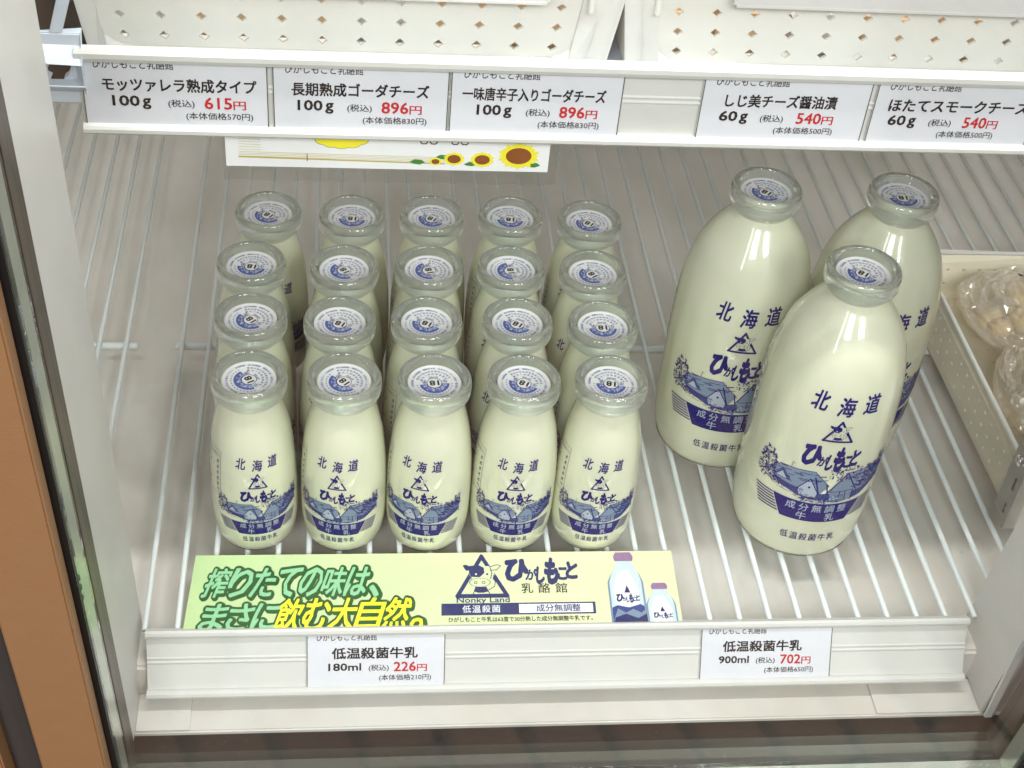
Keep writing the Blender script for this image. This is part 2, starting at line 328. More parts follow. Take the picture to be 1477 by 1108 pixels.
# ------------------------------------------------------------------ bottles
LIP = [(-.0160, .0172), (-.0150, .0176), (-.0135, .0190), (-.0115, .0205), (-.0085, .0211), (-.0045, .0211), (-.0020, .0207), (-.0006, .0199), (0, .0188), (-.0007, .0178), (-.0030, .0168), (-.0058, .0156), (-.0066, .0150)]
def bottle_meshes(H, prof, kind):
    """shared meshes of one bottle size"""
    zn = H-.0155
    body = smooth_prof(prof)
    body = [p for p in body if p[0] < zn] + [(zn, .0172), (zn+.0002, .0153), (H-.0118, .0153), (H-.0118, 0)]
    bm = lathe([(.0028, 0), (.0028, prof[1][1]-.0015)] + [(z, r) for z, r in body if z > .0035], 72)
    milk = D.meshes.new('milk_body'); bmesh.ops.recalc_face_normals(bm, faces=bm.faces); bm.to_mesh(milk); bm.free(); milk.materials.append(m_milk)
    bm = lathe([(H+z, r) for z, r in smooth_prof(LIP, 3)] + [(H-.0158, .0150)], 72, closed=True)
    lip = D.meshes.new('glass_rim'); bmesh.ops.recalc_face_normals(bm, faces=bm.faces); bm.to_mesh(lip); bm.free(); lip.materials.append(m_glass)
    r1 = prof[1][1]
    bm = lathe([(0, 0), (0, r1-.004), (.0006, r1-.0015), (.0018, r1), (.0060, prof[2][1]+.0001), (.0062, prof[2][1]-.0008), (.0026, r1-.0014), (.0026, 0)], 72)
    base = D.meshes.new('glass_base'); bmesh.ops.recalc_face_normals(bm, faces=bm.faces); bm.to_mesh(base); bm.free(); base.materials.append(m_base)
    bm = lathe([(H-.0062, 0), (H-.0062, .0149), (H-.0052, .0152), (H-.0048, .0149), (H-.0052, .0143), (H-.0056, .0140), (H-.0056, 0)], 56)
    cap = D.meshes.new('paper_cap'); bmesh.ops.recalc_face_normals(bm, faces=bm.faces); bm.to_mesh(cap); bm.free(); cap.materials.append(m_cap)
    for me in (milk, lip, base, cap):
        for p in me.polygons: p.use_smooth = True
    def rad(z):
        for (z0, r0), (z1, r1_) in zip(body, body[1:]):
            if z0 <= z <= z1 and z1 > z0: return r0+(r1_-r0)*(z-z0)/(z1-z0)
        return body[0][1]
    # ---- label, drawn in arc millimetres and height millimetres
    pr = Print(); k, Z = kind
    z_txt, z_b0, z_b1, z_s1, z_l0, z_l1, z_t0, z_t1, z_h = [v*1000 for v in Z]
    sc = .86*k
    # place name
    hh = 4.0*k if k < 1.2 else 3.9*k
    for ch, cx, dy in (('北', -9.6, .5), ('海', .3, -.6), ('道', 9.8, .4)):
        pr.text(ch, (cx-2.9)*k*1.0, z_h-hh+dy*k, (cx+2.9)*k*1.0, z_h+hh+dy*k, m_ink, 1, off=.022 if k < 1.2 else .03, shear=.12)
    cow(pr, 0, z_t0, 11.2*k, (z_t1-z_t0), m_ink, m_milkprint, 1)
    brush_name(pr, -10.2*k, z_l0, 10.2*k, z_l1, m_ink, 1)
    # farm scene
    U = lambda u: u*26.0*k; V = lambda v: z_b1+.4*k+v*(z_s1-z_b1-.4*k)
    P = lambda L: [(U(a), V(b)) for a, b in L]
    rng = random.Random(3)
    pr.poly(P([(-.98, .32), (-.80, .55), (-.62, .30), (-.2, .10), (.25, .02), (.62, .10), (.95, .42), (1.0, .75), (.8, .6), (.55, .45), (.3, .4), (0, .30), (-.4, .42), (-.8, .62)]), m_mid, 0)
    pr.poly(P([(-.84, .52), (-.66, .90), (-.16, .98), (.08, .56), (-.02, .30), (-.30, .34), (-.55, .42)]), m_wash, 1)
    pr.poly(P([(.30, .98), (.88, 1.0), (1.0, .72), (.94, .48), (.62, .34), (.46, .30)]), m_wash, 1)
    pr.poly(P([(.10, .40), (.30, .95), (.48, .40), (.44, .06), (.14, .06)]), m_wash, 2)
    pr.poly(P([(-.34, .36), (-.20, .72), (-.06, .36), (-.08, .16), (-.30, .18)]), m_pale, 2)
    pr.poly(P([(-.72, .50), (-.60, .78), (-.46, .50)]), m_mid, 2)
    pr.poly(P([(-.68, .52), (-.60, .70), (-.52, .52)]), m_pale, 3)
    for L, w in (([(-.36, .34), (-.20, .74), (-.05, .30)], .35), ([(-.14, .80), (-.04, .28)], .5), ([(.08, .36), (.30, .97), (.50, .38)], .5), ([(.04, .62), (.08, .30)], .45), ([(-.66, .90), (-.16, .98), (.08, .56)], .22),
                 ([(.30, .98), (.88, 1.0)], .22), ([(.12, .38), (.46, .38)], .28), ([(.26, .38), (.25, .08)], .35), ([(.34, .38), (.36, .08)], .35), ([(.46, .38), (.46, .05)], .45), ([(.52, .40), (.54, .10)], .3), ([(-.74, .5), (-.60, .8), (-.45, .5)], .22), ([(-.50, .92), (-.49, 1.10), (-.46, 1.06)], .16)):
        pr.line(P(L), w*k, m_ink, 3)
    pr.disc(U(-.19), V(.47), .45*k, .55*k, m_ink, 4, 8)
    for i in range(16): u = -.70+i*.028; pr.line(P([(u, .30-.05*(i/16)), (u+.006, .44-.05*(i/16))]), .20*k, m_ink, 3)
    for i in range(12): u = .56+i*.033; pr.line(P([(u, .38+.012*i), (u+.004, .50+.02*i)]), .20*k, m_ink, 3)
    pr.line(P([(-.72, .46), (-.25, .34)]), .2*k, m_ink, 3); pr.line(P([(.54, .50), (.98, .72)]), .2*k, m_ink, 3)
    for i in range(34):                                            # roof hatching
        u = -.80+rng.random()*.75; v = .58+rng.random()*.30
        pr.line(P([(u, v), (u+.05+rng.random()*.05, v+.02)]), .26*k, m_ink, 2)
    for i in range(80):
        u = .42+rng.random()*.53; v = .46+rng.random()*.50
        pr.line(P([(u, v), (u+.03+rng.random()*.06, v-.05)]), .30*k, m_ink, 2)
    for i in range(150):                                           # ground strokes
        u = -.95+rng.random()*1.9; e = abs(u)**2*.42; v = .02+e+rng.random()*.20
        pr.line(P([(u, v), (u+.02+rng.random()*.05, v+(-.03 if u < 0 else .03)+rng.random()*.03)]), .18*k, m_ink if rng.random() < .6 else m_mid, 3)
    for i in range(12):
        u = -.05+rng.random()*.3; v = rng.random()*.22; pr.disc(U(u), V(v), .5*k, .35*k, m_pale if i % 2 else m_wash, 3.5, 7)
    def leaves(u0, u1, v0, v1, n, dark):
        for i in range(n):
            u = u0+(u1-u0)*rng.random(); v = v0+(v1-v0)*rng.random(); a = rng.random()*3.1; r = (.28+rng.random()*.42)*k
            x, y = U(u), V(v); pr.poly([(x+r*math.cos(a+b)*q, y+r*math.sin(a+b)*q) for b, q in ((0, 1), (1.3, .55), (2.6, 1), (4.2, .6))], m_ink if rng.random() < dark else m_mid, 4)
    leaves(-1.0, -.70, .48, 1.04, 150, .9); leaves(-.92, -.78, .9, 1.2, 22, .9); leaves(.04, .52, .74, 1.1, 90, .6); leaves(.22, .46, 1.02, 1.2, 18, .9)
    leaves(.58, 1.0, .70, 1.08, 190, .8); leaves(.84, 1.02, .72, 1.32, 60, .8); leaves(-.99, -.6, .26, .46, 50, .8); leaves(.7, 1.0, .32, .6, 40, .8); leaves(-.3, .1, .0, .15, 30, .6)
    # band with side rules
    pr.poly([(-17*k, z_b1), (17*k, z_b1), (12.6*k, z_b0), (-12.6*k, z_b0)], m_ink, 1)
    n = 7; hgt = (z_b1-z_b0)
    for i in range(n):
        f = i/(n-1)*.78; y = z_b1-.25*k-f*hgt; xi = 17-4.4*f
        for sgn in (-1, 1): pr.poly([(sgn*(xi+.2)*k, y), (sgn*(25.0-3.4*f)*k, y), (sgn*(25.0-3.4*f)*k, y-hgt*.060), (sgn*(xi+.2)*k, y-hgt*.060)], m_ink, 1)
    pr.line([(-17*k, z_b1+.1*k), (17*k, z_b1+.1*k)], .25*k, m_pale, 2)
    for i, ch in enumerate('成分無調整'): x = (-9.6+i*4.8)*k; pr.text(ch, x-1.75*k, z_b1-hgt*.47, x+1.75*k, z_b1-hgt*.08, m_pale, 2, off=.01)
    for ch, x in (('牛', -5.0), ('乳', 5.6)): pr.text(ch, (x-1.8)*k, z_b0+hgt*.08, (x+1.8)*k, z_b0+hgt*.47, m_pale, 2, off=.01)
    for i, ch in enumerate('低温殺菌牛乳'): x = (-9.0+i*3.6)*k; pr.text(ch, x-1.5*k, z_txt-2.2*k**.7, x+1.5*k, z_txt+2.2*k**.7, m_ink, 1, off=.012)
    # nutrition box round the left side
    zc0, zc1 = (46, 79) if k < 1.2 else (78, 128)
    x0, x1 = (-46, -23.5) if k < 1.2 else (-92, -62)
    pr.line([(x0, zc0), (x1, zc0), (x1, zc1), (x0, zc1)], .22*k, m_ink, 1, closed=True)
    rows = ['栄養成分表示(100mlあたり)', 'エネルギー', 'たんぱく質', '脂質', '炭水化物', '食塩相当量', 'カルシウム']
    for i, tx in enumerate(rows):
        y = zc1-(i+.8)*(zc1-zc0)/7.6; L = (x1-x0)*(.9 if i == 0 else .5*min(1, len(tx)/5))
        pr.text(tx, x0+1.2*k, y-1.3*k, x0+1.2*k+L, y+1.3*k, m_ink, 1)
        if i: pr.text('g' if i < 6 else 'mg', x1-3.4*k, y-1.2*k, x1-1.4*k, y+1.2*k, m_ink, 1)
    def wrap(x, y, hgt_):
        z = y/1000; r = rad(z)+.00018+hgt_; t = x/1000/(.0250*1.0 if k < 1.2 else prof[4][1]) - math.pi/2
        return Vector((r*math.cos(t), r*math.sin(t), z))
    label = pr.mesh('printed_label', wrap, maxedge=2.6 if k < 1.2 else 4.2, lift=4e-5)
    # ---- cap print
    cp = Print(); q = .0138
    cp.disc(0, 0, q*.62, q*.62, m_capb, 1, 28, r0=.36, a0=R(6), a1=R(174))
    for i, ch in enumerate('ひがしもこと'):
        a = R(160-i*28); cp.rot_text(ch, q*.43*math.cos(a), q*.43*math.sin(a), q*.20, a-math.pi/2, m_cap, 2, off=.02)
    cp.disc(0, 0, q*.31, q*.31, m_cap, 3, 24); cp.disc(0, 0, q*.31, q*.31, m_black, 4, 28, r0=.93)
    cp.text('18', -q*.185, -q*.145, q*.185, q*.145, m_black, 4, off=.035)
    cp.rot_text('牛', -q*.42, -q*.10, q*.24, 0, m_capg, 2, off=.03); cp.rot_text('乳', q*.42, -q*.10, q*.24, 0, m_capg, 2, off=.03)
    ring = '種類別牛乳・生乳百パーセント使用・要冷蔵・乳酪館・開封後はお早めにお飲みください・低温殺菌・成分無調整・'
    for i, ch in enumerate(ring):
        a = -2*math.pi*i/len(ring)-1.2; cp.rot_text(ch, q*.90*math.cos(a), q*.90*math.sin(a), q*.105, a-math.pi/2, m_capg, 2, off=.03)
    for rr, tx in ((.72, '乳脂肪分殺菌温度時間内容量'), (.56, '消費期限側面に記載')):
        for i, ch in enumerate(tx):
            a = R(205+130*i/(len(tx)-1)); cp.rot_text(ch, q*rr*math.cos(a), q*rr*math.sin(a), q*.11, a+math.pi/2, m_capg, 2, off=.02)
    for i in range(15):
        a = R(8+164*i/14); cp.rot_text('・', q*.72*math.cos(a), q*.72*math.sin(a), q*.2, a-math.pi/2, m_capb, 2, off=.05)
    cp.text('保存温度', -q*.2, -q*.40, q*.2, -q*.30, m_capg, 2, off=.02)
    capp = cp.mesh('cap_print', lambda x, y, h: Vector((x, y, H-.0056+.00005+h)), lift=3e-5)
    return dict(milk=milk, lip=lip, base=base, cap=cap, label=label, capp=capp)
m_milkprint = m_milk

SM = bottle_meshes(.1246, [(0, .0190), (.0018, .0214), (.006, .0230), (.014, .0245), (.025, .0252), (.045, .0252), (.060, .0247), (.074, .0236), (.086, .0220), (.096, .0198), (.103, .0181), (.1091, .0172)],
                   (1.0, (.0155, .0200, .0300, .0458, .0472, .0550, .0576, .0690, .0754)))
LG = bottle_meshes(.2005, [(0, .0315), (.002, .0345), (.007, .0377), (.018, .0402), (.035, .0412), (.070, .0414), (.100, .0412), (.125, .0401), (.143, .0374), (.157, .0334), (.168, .0276), (.176, .0220), (.181, .0186), (.185, .0172)],
                   (1.62, (.0260, .0400, .0555, .0815, .0845, .1005, .1055, .1212, .1318)))
def make_bottle(name, K, x, y, rz, caprot, label, group):
    root = empty(name, (x, y, 0), rz); tag(root, label, 'milk bottle', group)
    for nm, key in (('milk_filled_body', 'milk'), ('glass_rim', 'lip'), ('glass_base', 'base'), ('printed_label', 'label')):
        o = D.objects.new(nm, K[key]); C.objects.link(o); o.parent = root
    cp = D.objects.new('paper_cap', K['cap']); C.objects.link(cp); cp.parent = root; cp.rotation_euler = (0, 0, caprot-rz)
    pp = D.objects.new('cap_print', K['capp']); C.objects.link(pp); pp.parent = cp
    return root
SX = [[-.019, .0335, .084, .1348, .1849], [-.0206, .0309, .0818, .1357, .1868], [-.0227, .0334, .0854, .1363, .1874], [-.0148, .0383, .0895, .1405, .1921]]
SY = [[.0159, .0144, .0135, .0135, .0133], [.0687, .0658, .0665, .0665, .0640], [.1203, .1174, .1183, .1191, .1161], [.1750, .1725, .1737, .1744, .1713]]
CAPA = [[60, 45, -5, 25, 10], [45, 25, 25, 30, 0], [10, 55, 70, 80, 55], [35, 5, 30, 5, 35]]
LABR = [[9, -9, -16, -4, -5], [14, -20, 8, -24, -9], [-12, 6, 22, -15, -26], [9, -25, 12, -4, -18]]
rown = ['front row', 'second row from the front', 'third row from the front', 'back row']
coln = ['leftmost', 'second from left', 'middle', 'second from right', 'rightmost']
for i in range(4):
    for j in range(5):
        make_bottle('small_milk_bottle', SM, SX[i][j], SY[i][j], R(LABR[i][j]), R(180-CAPA[i][j]),
                    f'small milk bottle with paper cap, {coln[j]} in the {rown[i]}', 'small milk bottles standing in four rows')
make_bottle('large_milk_bottle', LG, .2795, .0977, R(-9), R(140), 'large milk bottle partly hidden on its right, behind and left of the nearest large bottle', 'large milk bottles')
make_bottle('large_milk_bottle', LG, .3622, .0948, R(7), R(176), 'large milk bottle at the right beside the beige tray, half hidden by the nearest one', 'large milk bottles')
make_bottle('large_milk_bottle', LG, .3170, .0198, R(-6), R(142), 'nearest large milk bottle with its whole blue farm label in view', 'large milk bottles')

# ------------------------------------------------------------------ cabinet
tag(box('cabinet_floor', (-.26, -.074, -.060), (.72, .62, -.020), m_floor, bev=.002), kind='structure')
tag(box('cabinet_ledge', (-.26, -.1005, -.0490), (.72, -.0745, -.0450), m_floor, bev=.001), kind='structure')
tag(box('cabinet_back_wall', (-.26, .62, -.045), (.72, .64, 1.05), m_floor), kind='structure')
tag(box('cabinet_ceiling', (-.28, -.115, 1.05), (.74, .64, 1.07), m_panel), kind='structure')
tag(box('cabinet_side_wall', (-.28, -.02, -.045), (-.26, .64, 1.05), m_panel), kind='structure')
tag(box('cabinet_side_wall', (.72, -.02, -.045), (.74, .64, 1.05), m_panel), kind='structure')
for nm, x, lab in (('floor_end_plate', -.083, 0), ('floor_end_plate', .352, 0)):
    tag(box(nm, (x, -.1000, -.0446), (x+.03 if x < 0 else x+.062, -.0746, -.0438), m_floor), kind='structure')
# wire shelves
def wire_shelf(xs, x0, x1, label):
    root = empty('wire_shelf', (xs[0], -.06, 0)); tag(root, label, 'shelf')
    bm = bmesh.new(); tube(bm, [(0, -.0622-(-.06), -.0016), (0, .56+.06, -.0016)], .0017, 10); me = D.meshes.new('wire'); bmesh.ops.recalc_face_normals(bm, faces=bm.faces); bm.to_mesh(me); bm.free(); me.materials.append(m_wire)
    for p in me.polygons: p.use_smooth = True
    for x in xs:
        o = D.objects.new('wire', me); C.objects.link(o); o.parent = root; o.location = (x-xs[0], 0, 0)
    for y in (.1925, .545):
        r_ = .0027; prof = [(x0-xs[0], 0)] + [(x0-xs[0]+r_*(1-math.cos(t)), r_*math.sin(t)) for t in (.5, 1.0, 1.5708)] + [(x1-xs[0]-r_*(1-math.cos(t)), r_*math.sin(t)) for t in (1.5708, 1.0, .5)] + [(x1-xs[0], 0)]
        bm = lathe(prof, 20); bmesh.ops.rotate(bm, verts=bm.verts, cent=(0, 0, 0), matrix=Matrix.Rotation(math.pi/2, 3, 'Y')); bmesh.ops.translate(bm, verts=bm.verts, vec=(0, y+.06, -.0056))
        from_bm('crossbar', bm, m_wire, root, True)
    return root
wire_shelf([-.1162-.0182*k for k in range(7)][::-1], -.23, -.108, 'white wire shelf section at the left, seen beside the steel post')
wire_shelf([-.0782+.0182*k for k in range(42)], -.084, .675, 'white wire shelf section carrying the milk bottles and the beige tray')

# posts at the two sides of the opening (their line leans a few degrees like the door)
lean = .09
def post(x0, x1, xs, yf, yn, z0, z1, label):
    r = empty('cabinet_post', (xs, yf, z0)); tag(r, label, 'post')
    def Y(y, z): return y - lean*z
    P = [(x0, Y(yn, z0), z0), (x1, Y(yn, z0), z0), (x1, Y(yf, z0), z0), (x0, Y(yf, z0), z0)]
    Q = [(x0, Y(yn, z1), z1), (x1, Y(yn, z1), z1), (x1, Y(yf, z1), z1), (x0, Y(yf, z1), z1)]
    L = [tuple(Vector(p)-r.location) for p in P]; U_ = [tuple(Vector(p)-r.location) for p in Q]
    hexa('side_panel', L, U_, m_panel, r, .0008); return r
pL = post(-.20, -.083, -.083, -.043, -.1160, -.0436, .70, 'grey steel post at the left side of the opening')
pR = post(.4165, .50, .4165, -.050, -.1055, -.0436, .70, 'grey steel post at the right side of the opening')
box('edge_strip', (-.0006, -.0572, .003), (.004, -.0555, .19), m_rail, pR)
# slotted shelf upright
up = empty('slotted_upright', (.458, .012, 0)); tag(up, 'slotted steel shelf upright behind the right post', 'upright')
bm = bmesh.new()
zs = [0.0, .004, .012, .020, .024, .034, .042, .046, .056, .064, .30]; ys = [0, .006, .009, .020]
for i in range(len(zs)-1):
    for j in range(3):
        if j == 1 and i in (1, 4, 7, 8): continue
        vs = [bm.verts.new((0, ys[j+a], zs[i+b])) for a, b in ((0, 0), (1, 0), (1, 1), (0, 1))]; bm.faces.new(vs)
bmesh.ops.remove_doubles(bm, verts=bm.verts, dist=1e-5); bmesh.ops.solidify(bm, geom=bm.faces[:], thickness=-.0015)
from_bm('slotted_plate', bm, m_steel, up)
box('flange', (-.003, -.0035, .0), (.006, -.0015, .30), m_steel, up)
bm = lathe([(0, 0), (0, .0035), (.001, .004), (.003, .0035), (.0038, 0)], 20); bmesh.ops.rotate(bm, verts=bm.verts, cent=(0, 0, 0), matrix=Matrix.Rotation(-math.pi/2, 3, 'Y'))
o = from_bm('bolt', bm, m_chrome, up, True); o.location = (-.002, .008, .050)

# ------------------------------------------------------------------ price rails and cards
def rail(name, fr, x0, x1, total, lip, loc, label, m=m_rail):
    r = empty(name, loc); tag(r, label, 'price rail')
    f = lambda x, s, t: fr(x, s, t)-Vector(loc)
    extrude_profile('channel', [(0.001, -.0012), (total-.001, -.0012), (total-.001, .0004), (.0206, .0004), (.0200, .0011), (.0195, .0011), (.0189, .0004), (.0180, .0004), (.0174, .0011), (.0169, .0011), (.0163, .0004), (.001, .0004)], x0+.0003, x1-.0003, f, m, r)
    def lipprof(a, b): return [(a, -.0014), (b, -.0014), (b, .0022), (b-.0006*(1 if b > a else -1), .0032), (a+(b-a)*.6, .0040), (a+(b-a)*.25, .0040), (a, .0028)]
    extrude_profile('top_lip', lipprof(-.0002, lip), x0, x1, f, m, r)
    extrude_profile('bottom_lip', lipprof(total+.0002, total-.0048), x0, x1, f, m, r)
    return r
d1 = Vector((0, -.5, -.8660254)); n1 = Vector((0, -.8660254, .5)); O1 = Vector((0, -.0634, .0005))
fr1 = lambda x, s, t: O1 + Vector((x, 0, 0)) + d1*s + n1*t
d2 = Vector((0, 0, -1)); n2 = Vector((0, -1, 0)); O2 = Vector((0, -.0203, .3417))
fr2 = lambda x, s, t: O2 + Vector((x, 0, 0)) + d2*s + n2*t
rail('price_rail', fr1, -.0772, .4078, .0405, .0048, (-.0772, -.0634, 0), 'white price rail along the lower shelf, with two price cards')
rail('price_rail', fr2, -.0826, .62, .0417, .0062, (-.0826, -.0203, .30), 'white price rail along the upper shelf, with five price cards')
def price_card(fr, x0, w, s0, s1, lip_s, title, t0, t1, amount, a0, a1, tax0, tax1, price, p0, p1, sub, b0, b1, label, head=(5.6, 40), hs=0):
    loc = fr(x0, s1, 0); r = empty('price_card', loc); tag(r, label, 'price card')
    f = lambda x, y, h: fr(x0+x, s0+y, .0016+h)-loc
    bm = bmesh.new(); c = [bm.verts.new(f(x, y, h)) for h in (-.00035, 0) for x, y in ((0, 0), (w, 0), (w, s1-s0), (0, s1-s0))]
    for q in ((0, 1, 2, 3), (4, 5, 6, 7), (0, 1, 5, 4), (1, 2, 6, 5), (2, 3, 7, 6), (3, 0, 4, 7)): bm.faces.new([c[i] for i in q])
    from_bm('card_sheet', bm, m_card, r)
    pr = Print(); y = lambda s: -(lip_s-s0)*1000-s          # s = mm below the lip, y up
    pr.text('ひがしもこと乳酪館', head[0], y(3.2), head[1], y(-1.4), m_black, 1, off=.01)
    pr.text(title, t0, y(14.2), t1, y(7.6), m_black, 1, off=.032)
    if amount[-1] == 'g':
        am = a0+(a1-a0)*.72; pr.text(amount[:-1], a0, y(21.6), am, y(16.5), m_black, 1, off=.03); pr.text('g', am+1.5, y(23.0), am+4.9, y(17.7), m_black, 1, off=.03)
    else: pr.text(amount, a0, y(21.4), a1, y(17.0), m_black, 1, off=.028)
    pr.text('(税込)', tax0, y(22.3), tax1, y(18.0), m_black, 1, off=.01)
    pw = p1-p0
    pr.text(price, p0, y(22.3), p0+pw*.66, y(16.6), m_red, 1, off=.024); pr.text('円', p0+pw*.70, y(22.5), p1, y(18.2), m_red, 1, off=.02)
    pr.text(f'(本体価格{sub}円)', b0, y(28.4), b1, y(24.2), m_black, 1, off=.009)
    for x in (.35, w*1000-.35): pr.line([(x, 0), (x, -(s1-s0)*1000)], .42, m_olive, 1)
    me = pr.mesh('printed_text', lambda x, yy, h: f(x/1000, -yy/1000, .00008+h), lift=4e-5)
    o = D.objects.new('printed_text', me); C.objects.link(o); o.parent = r
U = dict(s0=.003, s1=.0388, lip_s=.0060)
price_card(fr2, -.0812, .0806, title='モッツァレラ熟成タイプ', t0=8.8, t1=75.5, amount='100g', a0=12.5, a1=28.5, tax0=36.5, tax1=48, price='615', p0=52.5, p1=70.5, sub=570, b0=44, b1=73.5, label='white price card for ripened mozzarella at 615 yen, leftmost on the upper rail', **U)
price_card(fr2, .0014, .0785, title='長期熟成ゴーダチーズ', t0=8.4, t1=69.5, amount='100g', a0=11, a1=26, tax0=33, tax1=44, price='896', p0=48.5, p1=66.5, sub=830, b0=40, b1=69, label='white price card for long-aged gouda at 896 yen, left of the chilli gouda card', **U)
price_card(fr2, .0806, .0788, title='一味唐辛子入りゴーダチーズ', t0=5.5, t1=71, amount='100g', a0=12.5, a1=27.5, tax0=35, tax1=46, price='896', p0=50.5, p1=68, sub=830, b0=41, b1=69.5, label='white price card for chilli gouda at 896 yen, right above the sunflower poster', **U)
price_card(fr2, .1962, .0800, title='しじ美チーズ醤油漬', t0=11.5, t1=64.5, amount='60g', a0=10, a1=21.5, tax0=29.5, tax1=40.5, price='540', p0=47, p1=64.5, sub=500, b0=37, b1=65.5, label='white price card for soy-pickled cheese at 540 yen, right of the empty slot', **U)
price_card(fr2, .2786, .0800, title='ほたてスモークチーズ', t0=7.5, t1=76, amount='60g', a0=9, a1=20.5, tax0=29, tax1=40, price='540', p0=46, p1=63, sub=500, b0=34.5, b1=62.5, label='white price card for scallop smoked cheese, cut by the right edge', **U)
Lw = dict(s0=.003, s1=.0368, lip_s=.0048)
price_card(fr1, .0127, .0795, title='低温殺菌牛乳', t0=14.5, t1=63.5, amount='180ml', a0=12.5, a1=31, tax0=35.5, tax1=47, price='226', p0=50, p1=69, sub=210, b0=41.5, b1=71.5, label='white price card for 180 ml milk at 226 yen below the small bottles', **Lw)
price_card(fr1, .2435, .0800, title='低温殺菌牛乳', t0=13.5, t1=61.5, amount='900ml', a0=11.5, a1=29.5, tax0=34, tax1=45.5, price='702', p0=49, p1=67.5, sub=650, b0=39.5, b1=69.5, label='white price card for 900 ml milk at 702 yen below the large bottles', head=(4.5, 39.5), **Lw)

# ------------------------------------------------------------------ green banner card lying behind the lower rail
bn = empty('banner_card', (.09, -.0625, .001)); tag(bn, 'pale green milk advertising card lying behind the lower rail', 'advertising card')
cn = [Vector((-.0531, -.0115, .0045)), Vector((.2334, -.0115, .0045)), Vector((.2322, -.0622, .0008)), Vector((-.0565, -.0622, .0008))]
def ban(px, py, h):
    # px 0..702, py 0..100 (down)
    u = px/702; v = -py/100
    return (cn[0]*(1-u)+cn[1]*u)*(1-v) + (cn[3]*(1-u)+cn[2]*u)*v + Vector((0, 0, h)) - bn.location
bm = bmesh.new(); c = [bm.verts.new(ban(x, y, h)) for h in (-.0006, 0) for x, y in ((0, 0), (702, 0), (702, -106), (0, -106))]
for q in ((0, 1, 2, 3), (4, 5, 6, 7), (0, 1, 5, 4), (1, 2, 6, 5), (2, 3, 7, 6), (3, 0, 4, 7)): bm.faces.new([c[i] for i in q])
from_bm('card_sheet', bm, m_ban, bn)
pr = Print()
def outl(t, x0, y0, x1, y1, fill, lay=1):
    n = len(t); w = (x1-x0)/n
    for i, ch in enumerate(t):
        if ch in '、。': a, b, c_, d = x0+i*w, x0+i*w+w*.45, y0-2, y0+14
        else: a, b, c_, d = x0+i*w+1.5, x0+(i+1)*w-1.5, y0, y1
        pr.text(ch, a+2, c_-1.5, b+2, d-1.5, m_dgreen, lay, off=.10, shear=.28, ref=.0)
        pr.text(ch, a, c_, b, d, m_dgreen, lay, off=.09, shear=.28, ref=.0)
        pr.text(ch, a, c_, b, d, fill, lay+1, off=.022, shear=.28, ref=.0)
outl('搾りたての味は、', 20, -60, 285, -20, m_lgreen)
outl('まさに', 22, -106, 128, -70, m_lgreen); outl('飲む大自然。', 124, -107, 350, -64, m_yel)
cow(pr, 415, -65, 78, 62, m_navy, m_ban, 1, base=m_ban)
pr.text('Nonky Land', 378, -75, 454, -65, m_navy, 1, off=.02)
brush_name(pr, 450, -44, 556, -12, m_navy)
for i, ch in enumerate('乳酪館'): pr.text(ch, 472+i*25, -60, 489+i*25, -46, m_black, 1, off=.01)
pr.rect(356, -90, 578, -73.5, m_navy, 1); pr.rect(467, -88, 574, -75.5, m_white, 2)
for i, ch in enumerate('低温殺菌'): pr.text(ch, 386+i*14, -86.5, 398+i*14, -76.5, m_white, 2, off=.01)
for i, ch in enumerate('成分無調整'): pr.text(ch, 492+i*13, -86.5, 504+i*13, -76.5, m_navy, 3, off=.02)
pr.text('ひがしもこと牛乳は63度で30分熱した成分無調整牛乳です。', 366, -99.5, 572, -92.5, m_black, 1, off=.02)
def picb(cx, y0, w, h, capm, lay):
    P = lambda L: [(cx+a*w, y0+b*h) for a, b in L]
    pr.poly(P([(-.5, -.05), (-.5, .42), (-.44, .62), (-.28, .78), (-.2, .88), (.2, .88), (.28, .78), (.44, .62), (.5, .42), (.5, -.05)]), m_pgrey, lay)
    pr.poly(P([(-.30, 0), (-.36, .5), (-.2, .74), (.1, .76), (.3, .5), (.25, 0)]), m_white, lay+.5)
    pr.poly(P([(-.24, .88), (-.27, .94), (-.2, 1.0), (.2, 1.0), (.27, .94), (.24, .88)]), capm, lay+1)
    pr.poly(P([(-.5, -.05), (-.49, .26), (-.3, .30), (0, .27), (.3, .31), (.49, .26), (.5, -.05)]), m_mid, lay+1)
    pr.poly(P([(-.44, .10), (-.3, .26), (-.1, .2), (.1, .25), (.3, .2), (.46, .26), (.46, .10)]), m_wash, lay+1.3); pr.poly(P([(-.42, -.02), (-.40, .14), (-.1, .19), (.2, .13), (.44, .19), (.44, -.02)]), m_navy, lay+1.5); pr.poly(P([(-.34, -.04), (-.3, .06), (.36, .06), (.4, -.04)]), m_purp, lay+1.9)
    for dx in (-.62, .50): pr.poly(P([(dx*.8, .02), (dx*.8+.05, .02), (dx*.8+.05, .6), (dx*.62+.04, .74), (dx*.8, .6)]), m_wash, lay+1.2)
    pr.poly(P([(-.08, .46), (0, .56), (.08, .46)]), m_navy, lay+1.5); brush_name(pr, cx-.3*w, y0+.34*h, cx+.3*w, y0+.44*h, m_navy, lay+1.5)
picb(627, -112, 56, 110, m_purp, 1); picb(675, -124, 46, 76, m_purp, 4)
me = pr.mesh('printed_picture', lambda x, y, h: ban(x, y, .00008+h), lift=4e-5, cut=-103)
o = D.objects.new('printed_picture', me); C.objects.link(o); o.parent = bn

